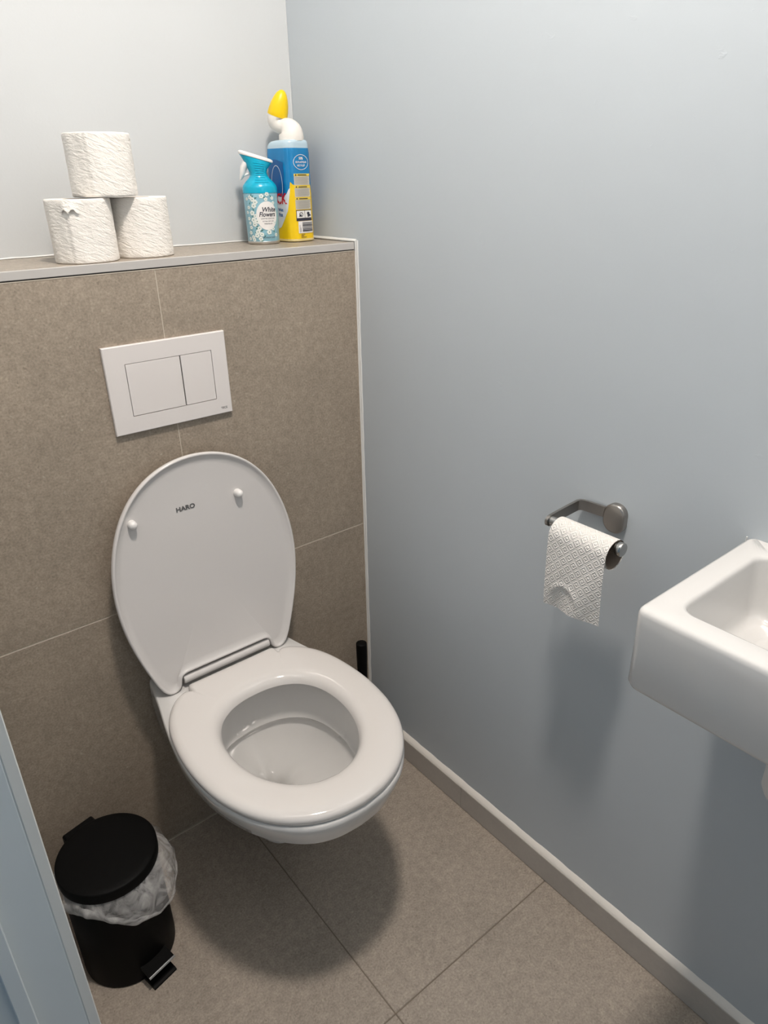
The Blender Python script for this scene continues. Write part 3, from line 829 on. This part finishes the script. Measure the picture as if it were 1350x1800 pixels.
# pictograms: a hand with a pad, a bottle being tipped
blacks += [disc(b4, c_ - .008, .0508, .0052, .0040, 14, .0012), disc(b4, c_ - .0095, .0495, .0022, .0018, 10), patch(b4, c_ - .014, c_ - .005, .0472, .0482, 4, 1),
           disc(b4, c_ + .0105, .0525, .0035, .0028, 12), patch(b4, c_ + .0085, c_ + .013, .0460, .0505, 4, 1), disc(b4, c_ + .0145, .0490, .002, .002, 10)]
x = px0 + .0125
z = .0190
while z < .0365:
    wd_ = rnd.choice((.0003, .0004, .0007, .0009)); blacks.append(patch(b4, px0 + .0125, px1 + .0005, z, z + wd_, 6, 1)); z += wd_ + rnd.choice((.0004, .0006, .0008))
blacks += [patch(b4, px0 + .0055, px0 + .0062, .0180, .0320, 1, 4), patch(b4, px0 + .0075, px0 + .0084, .0190, .0270, 1, 4)]
for k, (a, b__) in enumerate(((.010, .007), (.007, .006), (.014, .004))): blacks.append(patch(b4, px0 + .008, px0 + .008 + a, .0135 - k * .0025, .0144 - k * .0025, 4, 1))
sub('black_print', *merge(*blacks), M_dark, bdy, smooth=False)
sub('bottle_foot', *loft([bl_(.0004, 1, -.003), bl_(.002, 1, .0006), bl_(.0055, 1, .0008), bl_(.0062, 1, .0002)], True, False), mat('foot_pale_yellow', (.62, .50, .22), .3), bdy, angle=50)
# spout
U = Vector((-.45, .89, 0)).normalized()
bc = Vector((BX, BY, ZL)) + eB * (-.012) + eR * .001
pts = [bc + U * a + Vector((0, 0, z_)) for a, z_ in ((0, .181), (.000, .190), (.001, .197), (.006, .2030), (.013, .2060), (.020, .2075), (.026, .2110), (.029, .2170), (.0285, .2240))]
rad_ = [.0238, .0236, .0218, .0180, .0148, .0146, .0168, .0184, .0188]
pc = catmull([tuple(p_) + (r_,) for p_, r_ in zip(pts, rad_)], 5)
mesh('spout', *sweep([p_[:3] for p_ in pc], [p_[3] for p_ in pc], 32), M_wplast, bot, angle=60)
tiltd = (Vector((0, 0, 1)) - U * .36).normalized()
c0_ = bc + U * .0278 + Vector((0, 0, .2242))
cp = [(0, .0190), (.002, .0193), (.010, .0187), (.021, .0166), (.031, .0133), (.039, .0092), (.0435, .0050), (.045, .001)]
mesh('cap', *sweep([c0_ + tiltd * a for a, _ in cp], [r_ for _, r_ in cp], 32), M_cap, bot, angle=60)

# ================================================================== PEDAL BIN
NX, NY = -.735, -.180
bin_ = thing('pedal_bin', 'small black pedal bin with a clear liner hanging out under its lid', 'bin', (NX, NY, 0))
pd = Vector((.22, -.975, 0)).normalized(); ps = Vector((-pd.y, pd.x, 0))
mesh('bin_body', *lathe([(.078, .0005), (.0835, .003), (.084, .010), (.084, .225), (.0835, .232), (.0815, .232), (.0815, .03), (.0001, .03)], (NX, NY, 0), 72, True, False), M_black, bin_, angle=40)
mesh('bin_lid', *lathe([(.0815, .2365), (.0865, .2365), (.0868, .2385), (.0868, .2560), (.0862, .2575), (.0845, .2585), (.074, .2597), (.050, .2612), (.0001, .2620)], (NX, NY, 0), 72, False, True), M_black, bin_, angle=50)
def obox(c, fx, wx, z0_, z1_, a0, a1, b=.001):
    """box oriented to the pedal direction: along pd from a0 to a1, half width wx"""
    Mx = Matrix(((ps.x, pd.x, 0, c[0]), (ps.y, pd.y, 0, c[1]), (0, 0, 1, 0), (0, 0, 0, 1)))
    return xf(box(-wx, wx, a0, a1, z0_, z1_, b), Mx)
mesh('lid_hinge', *obox((NX, NY), 0, .030, .205, .2535, -.102, -.080, .003), M_black, bin_, smooth=False)
# pedal: sloping tread with a shiny front lip, and a foot plate on the floor
Mp = Matrix(((ps.x, pd.x, 0, NX), (ps.y, pd.y, 0, NY), (0, 0, 1, 0), (0, 0, 0, 1)))
def prism(pr, hw):
    L = [[tuple(Mp @ Vector((s, a, z_))) for a, z_ in pr] for s in (-hw, hw)]
    return loft(L)
mesh('pedal', *prism([(.078, .040), (.108, .0365), (.1095, .0345), (.1085, .0325), (.100, .0345), (.078, .0365)], .027), M_black, bin_, smooth=False)
mesh('pedal_lip', *prism([(.1078, .0372), (.1092, .0368), (.1106, .0342), (.1100, .0332), (.1090, .0352), (.1078, .0360)], .0272), M_chrome, bin_, smooth=False)
mesh('foot_plate', *prism([(.070, .001), (.1120, .001), (.1120, .005), (.108, .007), (.070, .010)], .024), M_black, bin_, smooth=False)
# clear liner: crumpled skirt hanging out between lid and body
HEM = [(-180, .200, .093), (-150, .212, .091), (-125, .204, .0905), (-108, .190, .092), (-87, .166, .098), (-66, .157, .111), (-46, .162, .111), (-18, .176, .109), (8, .184, .108), (40, .196, .108), (90, .212, .101), (135, .214, .099), (180, .200, .093)]
def liner():
    rn = random.Random(11); n_ = 180; m_ = 18
    ph = [rn.uniform(0, 6.28) for _ in range(12)]
    hz = [(a, z_) for a, z_, _ in HEM]; hr = [(a, r_) for a, _, r_ in HEM]
    V = []; F = []
    for i in range(n_):
        a = 2 * PI * i / n_; ad = math.degrees(a); ad = ad - 360 if ad > 180 else ad
        def sm(T): return sum(interp(T, ((ad + q + 180) % 360) - 180) for q in (-14, -7, 0, 7, 14)) / 5
        zh = sm(hz) + .0028 * math.sin(6 * a + ph[0]) + .0012 * math.sin(15 * a + ph[1]); rh = sm(hr)
        for j in range(m_ + 1):
            t = j / m_
            z_ = .2352 + (zh - .2352) * t
            r_ = .0838 + (rh - .0838) * (math.sin(min(1, t * 1.15) * PI / 2) ** .9)
            wv = math.sin(t * PI) * .6 + t * .5
            r_ += wv * (.0020 * math.sin(9 * a + 4 * t + ph[2]) + .0013 * math.sin(17 * a - 6 * t + ph[3]) + .0008 * math.sin(31 * a + 9 * t + ph[4]))
            r_ = max(r_, .0850)
            V.append((NX + r_ * math.cos(a), NY + r_ * math.sin(a), z_))
    for i in range(n_):
        for j in range(m_):
            a_ = i * (m_ + 1) + j; b_ = ((i + 1) % n_) * (m_ + 1) + j
            F.append((a_, b_, b_ + 1, a_ + 1))
    # folded-back hem: a second layer rising inside the first, then a narrow doubled band
    k = len(V)
    for i in range(n_):
        a = 2 * PI * i / n_
        bx, by, bz = V[i * (m_ + 1) + m_]
        rr_ = math.hypot(bx - NX, by - NY)
        hgt = .017 + .007 * math.sin(2 * a + .4) + .003 * math.sin(7 * a)
        for j in range(6):
            t = j / 5
            r_ = rr_ + .0022 * math.sin(t * PI) + .0006 + .001 * math.sin(13 * a + 3 * t) * t
            V.append((NX + r_ * math.cos(a), NY + r_ * math.sin(a), bz + hgt * t))
    for i in range(n_):
        for j in range(5):
            a_ = k + i * 6 + j; b_ = k + ((i + 1) % n_) * 6 + j
            F.append((a_, b_, b_ + 1, a_ + 1))
    return V, F
mesh('bin_liner', *liner(), M_film, bin_, angle=70)

# ================================================================== TOILET BRUSH
TX, TY = -.063, -.056
tb = thing('toilet_brush', 'black toilet brush handle standing behind the toilet by the right wall', 'toilet brush', (TX, TY, 0))
mesh('brush_holder', *lathe([(.040, .0005), (.043, .004), (.043, .110), (.041, .114), (.0385, .114), (.0385, .02), (.0001, .02)], (TX, TY, 0), 48, True, False), M_black, tb)
mesh('brush_handle', *lathe([(.0100, .021), (.0100, .15), (.0112, .2), (.0130, .285), (.0133, .322), (.0128, .3265), (.0105, .328), (.0001, .3285)], (TX, TY, 0), 32), M_black, tb)

# ================================================================== PAPER HOLDER
HX, HZ = -.080, .8585
ho = thing('paper_holder', 'brushed nickel toilet paper holder on the pale blue wall', 'toilet paper holder', (0, -.655, .866))
rc = (0, -.6555, .8665)
def rose(i, x_): return [(x_, a, b_) for a, b_ in rr(-.6670 + i, -.6300 - i, .8375 + i, .8850 - i, .0165 - i, 10, .0185 - i)]
mesh('wall_rosette', *loft([rose(0, -.0002), rose(0, -.0085), rose(.0008, -.0100), rose(.0028, -.0112), rose(.0034, -.0113)]), M_nickel, ho, angle=35)
def plate_path(P, h, th):
    """flat bar standing on edge following a plan polyline"""
    L = []
    P = [Vector(p_) for p_ in P]
    for i, p_ in enumerate(P):
        t = (P[min(i + 1, len(P) - 1)] - P[max(i - 1, 0)]); t.z = 0; t.normalize(); nrm = Vector((t.y, -t.x, 0))
        L.append([p_ + nrm * th / 2 + Vector((0, 0, -h / 2)), p_ + nrm * th / 2 + Vector((0, 0, h / 2)), p_ - nrm * th / 2 + Vector((0, 0, h / 2)), p_ - nrm * th / 2 + Vector((0, 0, -h / 2))])
    return loft(L)
arm = [(-.0060, -.632, .8660), (-.0072, -.600, .8650), (-.0080, -.5925, .8648), (-.0100, -.5875, .8645), (-.0140, -.5850, .8640), (-.045, -.5845, .862), (-.082, -.5845, .8590)]
mesh('arm', *plate_path(arm, .0175, .0045), M_nickel, ho, angle=30)
mesh('arm_end', *lathe([(.0088, -.0024), (.0088, .0024)], (HX - .002, -.5845, HZ), 28, axis='y'), M_nickel, ho)
mesh('bar', *lathe([(.0078, 0), (.0078, -.119)], (HX, -.587, HZ), 28, axis='y'), M_steel, ho)
mesh('end_cap', *lathe([(.0098, 0), (.0104, -.0008), (.0104, -.0075), (.0096, -.0085), (.0001, -.0086)], (HX, -.7055, HZ), 32, axis='y'), M_steel, ho)

# the nearly finished roll, a loose sheet hanging down in front
pr_ = thing('toilet_paper', 'nearly finished toilet paper with embossed sheet hanging from the nickel holder', 'toilet paper', (HX, -.652, HZ - .012))
RCz = HZ + .0078 - .0205
yA, yB = -.6015, -.7025
mesh('cardboard_core', *lathe([(.0210, yB + .001), (.0220, yB + .001), (.0220, yA - .001), (.0210, yA - .001)], (HX, 0, RCz), 48, False, False, 'y'), M_card, pr_, angle=60)
def hang():
    rp = .0236; V = []; UV = []; F = []
    nj = 60; rn = random.Random(2)
    # path in (x,z): whole turn around the core, then straight down on the side facing the room
    path = []
    for k in range(49):
        a = PI + .25 - (2 * PI + .25 ) * k / 48          # ends on the room side (-x)
        rq = .0228 + .0012 * k / 48
        path.append((HX + rq * math.cos(a + 0), RCz + rq * math.sin(a)))
    path = path[::-1]
    path = []
    for k in range(49):
        a = -PI + 2 * PI * k / 48                          # from -x side round the bottom, wall side, top, back to -x
        rq = .0226 + .0014 * k / 48
        path.append((HX + rq * math.cos(a), RCz + rq * math.sin(a)))
    x_, z_ = path[-1]; Lh = .1135
    for k in range(1, 41):
        t = k / 40
        path.append((x_ - .003 * math.sin(t * PI * .9) + .004 * t, z_ - Lh * t))
    s = 0; S = [0]
    for a, b_ in zip(path, path[1:]): s += math.hypot(b_[0] - a[0], b_[1] - a[1]); S.append(s)
    m_ = len(path)
    for j in range(nj + 1):
        q = j / nj
        for i, (px_, pz_) in enumerate(path):
            t = max(0, (i - 48) / 40)
            yy = yA + (yB - yA) * q
            dx = 0; dz = 0
            if t > 0:
                dx = t * (.0035 * math.sin(q * 5.5 + 1.2) + .0016 * math.sin(q * 11 + t * 5)) 
                # crescent crease low on the left half
                e = math.hypot((q - .38) / .24, (t - .84) / .22)
                if .45 < t < .84: dx -= .0020 * math.exp(-((e - 1) / .16) ** 2) * min(1, max(0, (.84 - t) / .12))
                dz = -.008 * t * t * (1 - q) 
                yy += .002 * t * (.5 - q)
                if i == m_ - 1: dz += rn.uniform(-.0007, .0007)
            V.append((px_ + dx, yy, pz_ + dz)); UV.append((yy - S[i] * 1.0 + 5, yy + S[i] + 5))
    for j in range(nj):
        for i in range(m_ - 1):
            a = j * m_ + i; F.append((a, a + 1, a + m_ + 1, a + m_))
    return V, F, UV
V, F, UV = hang()
mesh('sheet', V, F, M_quilt, pr_, angle=70, uv=UV)

# ================================================================== WASH BASIN
sk = thing('wash_basin', 'white rectangular ceramic wash basin hung on the right wall', 'wash basin', (0, -1.02, .79))
SX0, SX1, SY0, SY1, SZ = -.259, 0, -1.20, -.843, .9045
def rl(i, z, r=.012, r2=.006, cv=False): return [(a, b_, z) for a, b_ in rr(SX0 + i, SX1 - .0002 - (i if cv else 0), SY0 + i, SY1 - i, r, 6, r2)]
HX0, HX1, HY0, HY1 = -.2245, -.036, -1.165, -.8775
def hl(i, z, r=.020, dx=0.0): return [(a, b_, z) for a, b_ in rr(HX0 + i, HX1 - i, HY0 + i, HY1 - i, max(.004, r - i * .2), 6)]
lps = [rl(.020, .7925, .02), rl(.006, .7935, .016), rl(.002, .797, .014), rl(0, .803, .013), rl(.0, .88), rl(.0, .8965), rl(.0010, .9005), rl(.0030, .9030), rl(.0065, SZ),
       hl(-.0050, SZ), hl(-.0022, .9036), hl(-.0005, .9010), hl(0, .8975), hl(.003, .865, .020), hl(.006, .838, .020), hl(.0085, .829, .020), hl(.013, .8235, .021), hl(.020, .8210, .022), hl(.034, .8195, .022), hl(.037, .8175, .022), hl(.040, .8170, .022), hl(.085, .8155, .02)]
mesh('basin', *loft(lps), M_ceramic, sk, angle=50)
mesh('waste_drain', *lathe([(.001, .0030), (.020, .0030), (.023, .0015), (.023, .0)], (-.130, -1.02, .8166), 32), M_chrome, sk)
mesh('sealant_bead', *strip([(0, SY1 + .0003, .80), (0, SY1 + .0003, SZ - .001)], (0, .0022, 0), (-1, 0, 0), 1.0, .002, .0), M_caulk, sk)
tr_ = (-.115, -1.0, 0)
mesh('waste_pipe', *lathe([(.016, .70), (.016, .7928)], tr_, 28), M_white, sk)
mesh('bottle_trap', *lathe([(.010, .640), (.026, .645), (.030, .655), (.030, .735), (.034, .738), (.034, .752), (.028, .756), (.017, .758)], tr_, 36), M_white, sk)
mesh('wall_pipe', *lathe([(.015, 0), (.015, .113)], (-.1145, -1.0, .70), 24, axis='x'), M_white, sk)

for o in bpy.data.objects:
    if '_child' in o: del o['_child']
